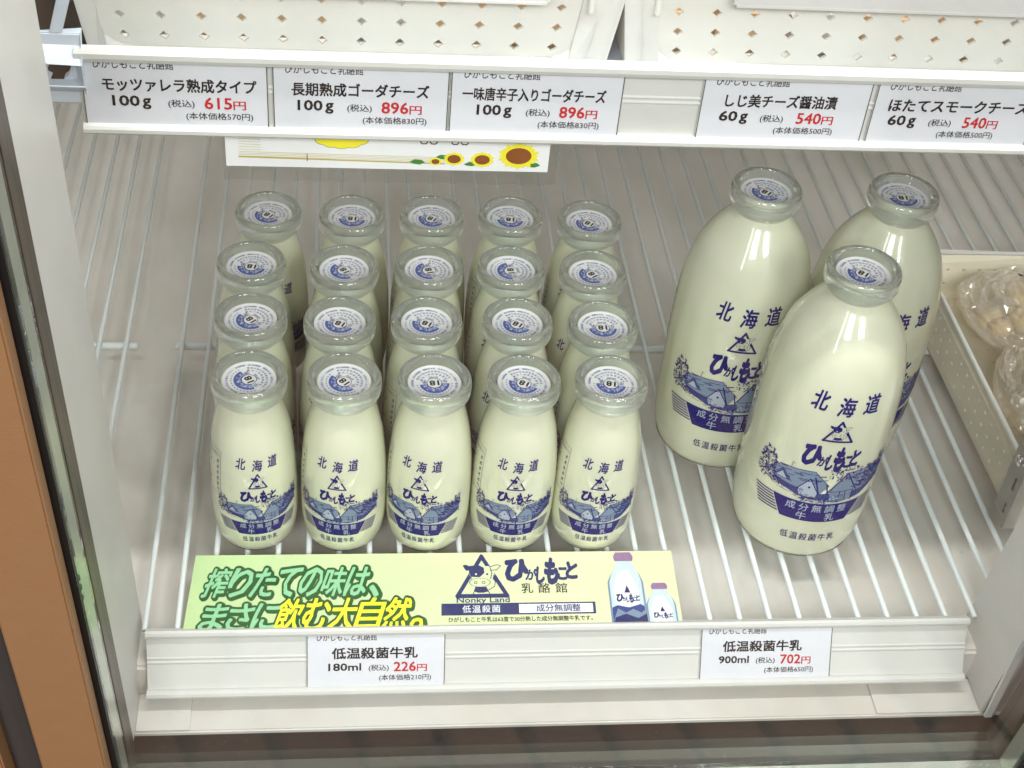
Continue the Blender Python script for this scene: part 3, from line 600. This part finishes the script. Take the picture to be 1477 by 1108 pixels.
# ------------------------------------------------------------------ sunflower poster hanging under the upper rail
ps = empty('hanging_poster', (.054, -.0175, .3028)); tag(ps, 'white sunflower poster hanging below the upper price rail', 'poster')
box('poster_sheet', (-.0212-.054, -.0003, .2832-.305), (.1293-.054, 0, .3030-.305), m_paper, ps)
pr = Print(); F = lambda x: (x-.054)*1000; Zf = lambda z: (z-.305)*1000
for i in range(6): pr.line([(F(-.0152), Zf(.2995-i*.0014)), (F(-.0052), Zf(.2993-i*.0014))], .22, m_gold, 1)
for i in range(4): pr.line([(F(-.0152), Zf(.2912-i*.0008)), (F(.0800), Zf(.2902-i*.0008))], .22, m_gold, 1)
pr.line([(F(-.0152), Zf(.2884)), (F(.0800), Zf(.2868))], .75, m_gold, 1); pr.line([(F(.016), Zf(.2905)), (F(.016), Zf(.2868))], .4, m_brown, 1)
for i, (a, b, r) in enumerate(((-8, 0, 4), (-4.5, -1.4, 4.2), (0, -2.0, 4.2), (5, -1.4, 4.2), (8.5, .3, 4)))        :
    pr.disc(F(.0317)+a, Zf(.2985)+b, r, 2.6, m_yel, 2, 16); pr.disc(F(.0317)+a, Zf(.2985)+b, r+.2, 2.8, m_black, 1.2+.05*i, 16)
for cx in (.0700, .0745, .0845, .0890): pr.line([(F(cx)-1.6, Zf(.3005)), (F(cx)-1.6, Zf(.2984)), (F(cx)-.9, Zf(.2975)), (F(cx)+.9, Zf(.2975)), (F(cx)+1.6, Zf(.2984)), (F(cx)+1.6, Zf(.3005))], .55, m_black, 1)
def sunf(cx, cz, r):
    x, z = F(cx), Zf(cz)
    for k in range(20):
        a = 2*math.pi*k/20; ra = r*(1.0 if k % 2 else .92)
        pr.poly([(x+r*.5*math.cos(a-.25), z+r*.4*math.sin(a-.25)), (x+ra*.85*math.cos(a-.15), z+ra*.62*math.sin(a-.15)), (x+ra*math.cos(a), z+ra*.74*math.sin(a)), (x+ra*.85*math.cos(a+.15), z+ra*.62*math.sin(a+.15)), (x+r*.5*math.cos(a+.25), z+r*.4*math.sin(a+.25))], m_yel, 3)
    pr.disc(x, z, r*.72, r*.54, m_yel, 4, 20); pr.disc(x, z, r*.60, r*.44, m_brown, 5, 20)
def leaf(cx, cz, w, h, s=1):
    x, z = F(cx), Zf(cz); pr.poly([(x-w*s, z), (x-.3*w*s, z+h), (x+.6*w*s, z+.7*h), (x+w*s, z-.2*h), (x+.3*w*s, z-h), (x-.5*w*s, z-.7*h)], m_leaf, 2)
leaf(.0672, .2876, 3.6, 1.5); leaf(.079, .2905, 3.2, 1.3); leaf(.0925, .2872, 2.6, 1.1); leaf(.1215, .2872, 4.0, 1.5); leaf(.092, .2868, 3, 1)
sunf(.0757, .2880, 3.2); sunf(.0844, .2896, 5.3); sunf(.0977, .2895, 6.0); sunf(.1148, .2920, 10.2)
me = pr.mesh('printed_picture', lambda x, y, h: Vector((x/1000, -.0004-h, y/1000)), lift=4e-5)
o = D.objects.new('printed_picture', me); C.objects.link(o); o.parent = ps
box('clear_sleeve', (-.0226-.054, .0004, .2752-.305), (.1335-.054, .0007, .303-.305), m_sleeve, ps)
bm = bmesh.new()
for a, b in (((-.0766, .0004, -.0298), (.0795, .0004, -.0298)), ((-.0766, .0004, -.0298), (-.0766, .0004, -.004)), ((.0795, .0004, -.0298), (.0795, .0004, -.004))): tube(bm, [a, b], .00022, 6)
from_bm('sleeve_seam', bm, m_sleeve, ps)

# ------------------------------------------------------------------ baskets with diamond holes
def holed_wall(bm, fn, xs0, nx, dx, z0, nz, dz, xa, xb, za, zb, hs):
    """sheet in (x,z) with diamond holes; fn maps to 3D"""
    def vv(x, z): return bm.verts.new(fn(x, z))
    X = [xs0-dx/2+i*dx for i in range(nx+1)]; Zz = [z0-dz/2+i*dz for i in range(nz+1)]
    for i in range(nx):
        for j in range(nz):
            x0, x1, a, b = X[i], X[i+1], Zz[j], Zz[j+1]; cx, cz = (x0+x1)/2, (a+b)/2
            c = [vv(x0, a), vv(x1, a), vv(x1, b), vv(x0, b)]; h = hs
            d = [vv(cx, cz-h*.92), vv(cx+h, cz), vv(cx, cz+h*.92), vv(cx-h, cz)]
            for k in range(4): bm.faces.new([c[k], c[(k+1) % 4], d[k]]); bm.faces.new([c[(k+1) % 4], d[(k+1) % 4], d[k]])
    # margins
    for p in (((xa, za), (X[0], za), (X[0], zb), (xa, zb)), ((X[-1], za), (xb, za), (xb, zb), (X[-1], zb)), ((X[0], za), (X[-1], za), (X[-1], Zz[0]), (X[0], Zz[0])), ((X[0], Zz[-1]), (X[-1], Zz[-1]), (X[-1], zb), (X[0], zb))):
        if abs(p[0][0]-p[1][0]) > 1e-6 and abs(p[1][1]-p[2][1]) > 1e-6: bm.faces.new([vv(*q) for q in p])
def fin(bm, th):
    bmesh.ops.remove_doubles(bm, verts=bm.verts, dist=2e-5); bmesh.ops.recalc_face_normals(bm, faces=bm.faces); bmesh.ops.solidify(bm, geom=bm.faces[:], thickness=th)
def upper_basket(x0, x1, hx, nx, label, fl0, fl1, flz):
    y0, z0, zt, dep = -.0045, .3305, .3800, .27
    r = empty('storage_basket', (x0, y0, z0)); tag(r, label, 'basket')
    xc = (x0+x1)/2; hw = (x1-x0)/2
    f = lambda x, z: (xc-x0+(x-xc)*(1+.14*(z-z0)/hw), -(z-z0)*.08, z-z0)
    bm = bmesh.new(); holed_wall(bm, f, hx, nx, .0171, .3401, 4, .0102, x0, x1, z0, zt, .0024); fin(bm, .0016); from_bm('front_wall', bm, m_basket, r)
    a = f(fl0, flz); b = f(fl1, zt+.012)
    box('front_flange', (a[0], a[1]-.0045, a[2]), (b[0], b[1]-.0012, b[2]), m_pack if x0 > 0 else m_basket, r, bev=.0013)
    for s_, xx in ((-1, x0), (1, x1)):
        bm = bmesh.new(); A = Vector(f(xx, z0)); B = Vector(f(xx, zt)); Y = Vector((0, dep, 0)); bm.faces.new([bm.verts.new(p) for p in (A, A+Y, B+Y, B)]); fin(bm, .0016); from_bm('side_wall', bm, m_basket, r)
    box('bottom', (.0010, .002, 0), (x1-x0-.0010, dep, .0015), m_basket, r)
    bm = bmesh.new(); bm.faces.new([bm.verts.new(p) for p in (Vector(f(x0, z0))+Y, Vector(f(x1, z0))+Y, Vector(f(x1, zt))+Y, Vector(f(x0, zt))+Y)]); fin(bm, .0016); from_bm('back_wall', bm, m_basket, r)
    xx = x1-x0-.010 if x0 < 0 else .009
    box('rib', (xx, -.0062, .0292), (xx+.0022, -.0025, .055), m_basket, r, bev=.0005)
    return r
upper_basket(-.0795, .1510, -.0622, 12, 'white perforated basket on the upper shelf, above the three left price cards', -.060, .117, .3640)
upper_basket(.1620, .4200, .1860, 13, 'white perforated basket on the upper shelf above the soy-pickled cheese card', .209, .395, .3660)
# cheeses in the baskets
rng = random.Random(5)
for bx, n, lab in ((-.074, 6, 'left'), (.170, 7, 'right')):
    for i in range(n):
        x = bx+i*.036; o = box('cheese_pack', (-.0155, -.011, 0), (.0155, .03, .020+.006*rng.random()), m_cheese if (i+n) % 3 else m_pack, bev=.003)
        o.location = (x+.016, .018+.004*rng.random(), .3325); o.rotation_euler = (0, 0, 0)
        tag(o, f'wrapped cheese piece behind the holes of the {lab} upper basket, ' + ['leftmost piece', 'second from the left', 'third from the left', 'fourth from the left', 'fifth from the left', 'sixth from the left', 'seventh from the left'][i], 'cheese', f'cheese pieces in the {lab} upper basket')
o = box('product_box', (0, 0, 0), (.175, .07, .0305), m_pack, bev=.002); o.location = (.210, .065, .3325); tag(o, 'pale grey pack lying in the right upper basket behind its low rim', 'package')

# upper shelf with cut-outs at its left end
sh = empty('upper_shelf', (-.0826, -.018, .322)); tag(sh, 'white painted upper shelf with cut-outs at its left end', 'shelf')
box('shelf_deck', (.0035, .002, .002), (.70, .45, .0060), m_shelfw, sh)
bm = bmesh.new()
def vz(x, z): return bm.verts.new((x+.0826, -.002, z-.322))
def quad(*p): bm.faces.new([vz(*q) for q in p])
H1 = [(-.0966, .3273), (-.0958, .3258), (-.0940, .3251), (-.0893, .3251), (-.0874, .3260), (-.0866, .3275), (-.0835, .3362), (-.0926, .3362)]
z0_, z1_ = .3135, .3468
# plate pieces round the lower hole, then struts of the lattice above it
quad((-.115, z0_), (-.0795, z0_), (-.0795, .3251), (-.115, .3251))
quad((-.115, .3362), (-.0795, .3362), (-.0795, .3475), (-.115, .3475))
quad((-.115, .3251), (-.0966, .3273), (-.0926, .3362), (-.115, .3362))
quad((-.0866, .3275), (-.0795, .3251), (-.0795, .3362), (-.0835, .3362))
bm.faces.new([vz(*q) for q in [(-.0966, .3273), (-.115, .3251), (-.0940, .3251), (-.0958, .3258)]]); bm.faces.new([vz(*q) for q in [(-.0866, .3275), (-.0874, .3260), (-.0893, .3251), (-.0795, .3251)]])
quad((-.0925, .3475), (-.0872, .3475), (-.078, .376), (-.0835, .376))
quad((-.115, .3475), (-.105, .3475), (-.098, .376), (-.108, .376))
bmesh.ops.remove_doubles(bm, verts=bm.verts, dist=1e-5); bmesh.ops.recalc_face_normals(bm, faces=bm.faces); bmesh.ops.solidify(bm, geom=bm.faces[:], thickness=.006)
bmesh.ops.bevel(bm, geom=[e for e in bm.edges if e.is_boundary or e.calc_face_angle(0) > .5], offset=.0005, segments=2, affect='EDGES')
from_bm('cut_out_end_plate', bm, m_shelfw, sh)
bm = bmesh.new(); tube(bm, [(-.014, .012, .0075), (.008, .012, .0055)], .0035, 20); from_bm('support_pin', bm, m_chrome, sh, True)
box('back_plate', (-.03, .03, -.015), (.0, .032, .05), m_gask, sh)
box('bracket_edge', (-.02, .004, -.012), (.003, .007, -.0095), m_rail, sh)

# ------------------------------------------------------------------ beige tray with wrapped snacks, right
tr = empty('perforated_tray', (.4625, .010, .001)); tag(tr, 'beige perforated plastic tray at the right holding wrapped snacks', 'tray')
TL, TW, TH = .235, .165, .044
def side_fn(x, z): return (-z*.03, x, z)
bm = bmesh.new(); holed_wall(bm, side_fn, .012, 17, .0125, .010, 3, .0105, 0, TL, 0, TH, .0016); fin(bm, .0016); from_bm('left_wall', bm, m_tray, tr)
bm = bmesh.new(); holed_wall(bm, lambda x, z: (x, TL+z*.05, z), .012, 11, .0125, .016, 2, .0125, 0, TW, 0, TH, .0015); fin(bm, -.0016); from_bm('back_wall', bm, m_tray, tr)
box('right_wall', (TW, 0, 0), (TW+.0016, TL, TH), m_tray, tr); box('front_wall', (0, -.0016, 0), (TW, 0, TH), m_tray, tr)
bm = bmesh.new(); holed_wall(bm, lambda x, z: (x, z, .0012), .014, 10, .0145, .016, 15, .0145, 0, TW, 0, TL, .0016); fin(bm, .0014); from_bm('bottom', bm, m_tray, tr)
bm = bmesh.new(); tube(bm, [(-.002, 0, TH), (-.002, TL+.002, TH), (TW, TL+.002, TH)], .0017, 8); from_bm('rim', bm, m_rail, tr, True)

def bag(x, y, z, sx, sy, sz, rz, seed, label, tilt=0):
    rg = random.Random(seed); r = empty('snack_bag', (x, y, z), rz); tag(r, label, 'snack bag', 'clear bags of snacks in the beige tray')
    bm = bmesh.new(); bmesh.ops.create_icosphere(bm, subdivisions=5, radius=1)
    from mathutils import noise as N
    for v in bm.verts:
        p = v.co.copy(); e = max(abs(p.x), abs(p.y)); q = Vector((math.copysign(abs(p.x)**.7, p.x), math.copysign(abs(p.y)**.7, p.y), p.z))
        n = N.noise(p*2.2+Vector((seed*3.1, 0, 0))); n2 = abs(N.noise(p*5.5+Vector((seed, 5, 0)))); n3 = abs(N.noise(p*9+Vector((seed, 9, 2)))); n4 = abs(N.noise(p*17+Vector((seed, 3, 8))))
        k = 1+.30*n - .55*n2 - .34*n3 - .16*n4
        v.co = Vector((q.x*sx*(1+.12*n), q.y*sy*(1+.1*n), max(-sz*.9, q.z*sz*k*(1-.35*e*e))))
    for v in bm.verts: v.co.z += sz*.9
    from_bm('film', bm, m_film, r)
    for i in range(9):
        b2 = bmesh.new(); bmesh.ops.create_cube(b2, size=1.6); bmesh.ops.bevel(b2, geom=b2.edges, offset=.28, segments=3, affect='EDGES')
        a = rg.random()*6.3; rr = rg.random()**.6*.55; c = Vector((rr*math.cos(a)*sx, rr*math.sin(a)*sy, sz*(.5+.75*rg.random())))
        s3 = (sx*(.22+.16*rg.random()), sy*(.18+.12*rg.random()), sz*.28); rm = Matrix.Rotation(rg.random()*3, 3, 'Z') @ Matrix.Rotation(rg.random()-.5, 3, 'X')
        for v in b2.verts:
            n = .30*N.noise(v.co*1.3+Vector((i*3.3, seed, 0))); v.co = rm @ (Vector((v.co.x*s3[0], v.co.y*s3[1], v.co.z*s3[2]))*(1+n))+c
        from_bm('snack_piece', b2, m_snack, r, True)
    return r
bag(.527, .196, .004, .042, .044, .027, .3, 1, 'clear bag of snacks at the back of the beige tray')
bag(.522, .108, .004, .044, .043, .027, -.2, 2, 'clear bag of snacks in the middle of the beige tray')
bag(.513, .036, .004, .040, .026, .022, .1, 4, 'clear bag of brownish snacks at the front of the beige tray')
bm = bmesh.new(); tube(bm, [(0, 0, 0), (.008, -.010, .001), (.018, -.019, -.001), (.030, -.030, -.004)], .0007, 6)
o = from_bm('dark_tie', bm, m_seal); o.location = (.533, .228, .040); tag(o, 'thin dark tie lying over the back snack bag', 'tie')

# ------------------------------------------------------------------ glass door with brown frame
dr = empty('glass_door', (0, 0, -.10)); tag(dr, 'closed glass door with brown frame in front of the shelves', 'door')
def slab(name, xa, xb, ya, yb, z0, z1, m, parent=dr, bev=0, dx=0):
    lo = [(xa, ya-lean*z0, z0+.10), (xb, ya-lean*z0, z0+.10), (xb, yb-lean*z0, z0+.10), (xa, yb-lean*z0, z0+.10)]
    hi = [(xa+dx, ya-lean*z1, z1+.10), (xb+dx, ya-lean*z1, z1+.10), (xb+dx, yb-lean*z1, z1+.10), (xa+dx, yb-lean*z1, z1+.10)]
    return hexa(name, lo, hi, m, parent, bev)
XL, XR = -.0815, .4180
slab('inner_pane', XL, XR, -.1370, -.1340, -.046, .60, m_door)
slab('outer_pane', XL, XR, -.1520, -.1490, -.046, .60, m_door)
slab('spacer', XL-.006, XL, -.1489, -.1371, -.050, .60, m_spacer)
slab('spacer', XR, XR+.006, -.1489, -.1371, -.050, .60, m_spacer)
slab('spacer', XL-.006, XR+.006, -.1489, -.1371, -.058, -.0462, m_spacer)
bm = bmesh.new()                                                    # vent holes of the spacer, pressed dots
for i in range(118):
    for yy in (-.1402, -.1452):
        x = XL+.004+i*.0042; b = bmesh.ops.create_cone(bm, cap_ends=True, segments=6, radius1=.0006, radius2=.0004, depth=.0003)
        bmesh.ops.translate(bm, verts=b['verts'], vec=(x, yy+lean*.0461, -.0461+.10))
o = from_bm('perforation', bm, m_rail, dr); o['kind'] = 'stuff'
slab('seal', XL-.0085, XL-.0002, -.1545, -.1528, -.050, .60, m_seal); slab('seal', XR+.0002, XR+.0095, -.1545, -.1528, -.050, .60, m_seal)
slab('gasket', XL-.02, XL+.0003, -.1335, -.1180, -.050, .60, m_gask); slab('gasket', XR-.0003, XR+.02, -.1335, -.1180, -.050, .60, m_gask)
slab('gasket', XL-.02, XR+.02, -.1335, -.1160, -.075, -.060, m_gask); slab('gasket_lip', XL-.02, XR+.02, -.1335, -.1300, -.060, -.048, m_seal)
slab('frame_stile', XL-.034, XL-.0030, -.1650, -.1550, -.09, .60, m_frame, bev=.001); slab('frame_stile', XR+.0040, XR+.034, -.1650, -.1550, -.09, .60, m_frame, bev=.001)
slab('frame_rail', XL-.034, XR+.034, -.1650, -.1550, -.115, -.091, m_frame, bev=.001)
gp = empty('cover_strip', (0, 0, -.10)); tag(gp, 'dark grey strip between the brown door frame and its neighbour at the left edge', 'strip')
slab('strip_profile', XL-.0505, XL-.0352, -.1560, -.1400, -.10, .60, m_dark, gp, .002)
nd = empty('neighbouring_door_frame', (0, 0, -.10)); tag(nd, 'brown frame of the neighbouring door in the bottom left corner', 'door frame')
slab('frame_stile', XL-.095, XL-.0520, -.1650, -.1500, -.10, .60, m_frame, nd, .001)

# base of the cabinet in front of its floor, and the shop floor the glass mirrors
tag(box('cabinet_plinth', (-.30, -.0990, -.95), (.75, -.085, -.0492), m_dark), kind='structure')
m_t = D.materials.new('shop_floor_tiles'); m_t.use_nodes = True; nt = m_t.node_tree; b = nt.nodes['Principled BSDF']; b.inputs['Roughness'].default_value = .6; b.inputs['Specular IOR Level'].default_value = .1
br = nt.nodes.new('ShaderNodeTexBrick'); tc = nt.nodes.new('ShaderNodeTexCoord'); mp = nt.nodes.new('ShaderNodeMapping'); mp.inputs['Rotation'].default_value = (0, 0, R(114))
br.inputs['Scale'].default_value = 1; br.inputs['Brick Width'].default_value = .45; br.inputs['Row Height'].default_value = .095; br.inputs['Mortar Size'].default_value = .006
br.inputs['Color1'].default_value = (.14, .078, .05, 1); br.inputs['Color2'].default_value = (.115, .065, .042, 1); br.inputs['Mortar'].default_value = (.003, .004, .003, 1)
nt.links.new(tc.outputs['Object'], mp.inputs[0]); nt.links.new(mp.outputs[0], br.inputs[0]); nt.links.new(br.outputs[0], b.inputs['Base Color'])
tag(box('shop_floor', (-4, -5, -1.0), (4, -.02, -.95), m_t), kind='structure')
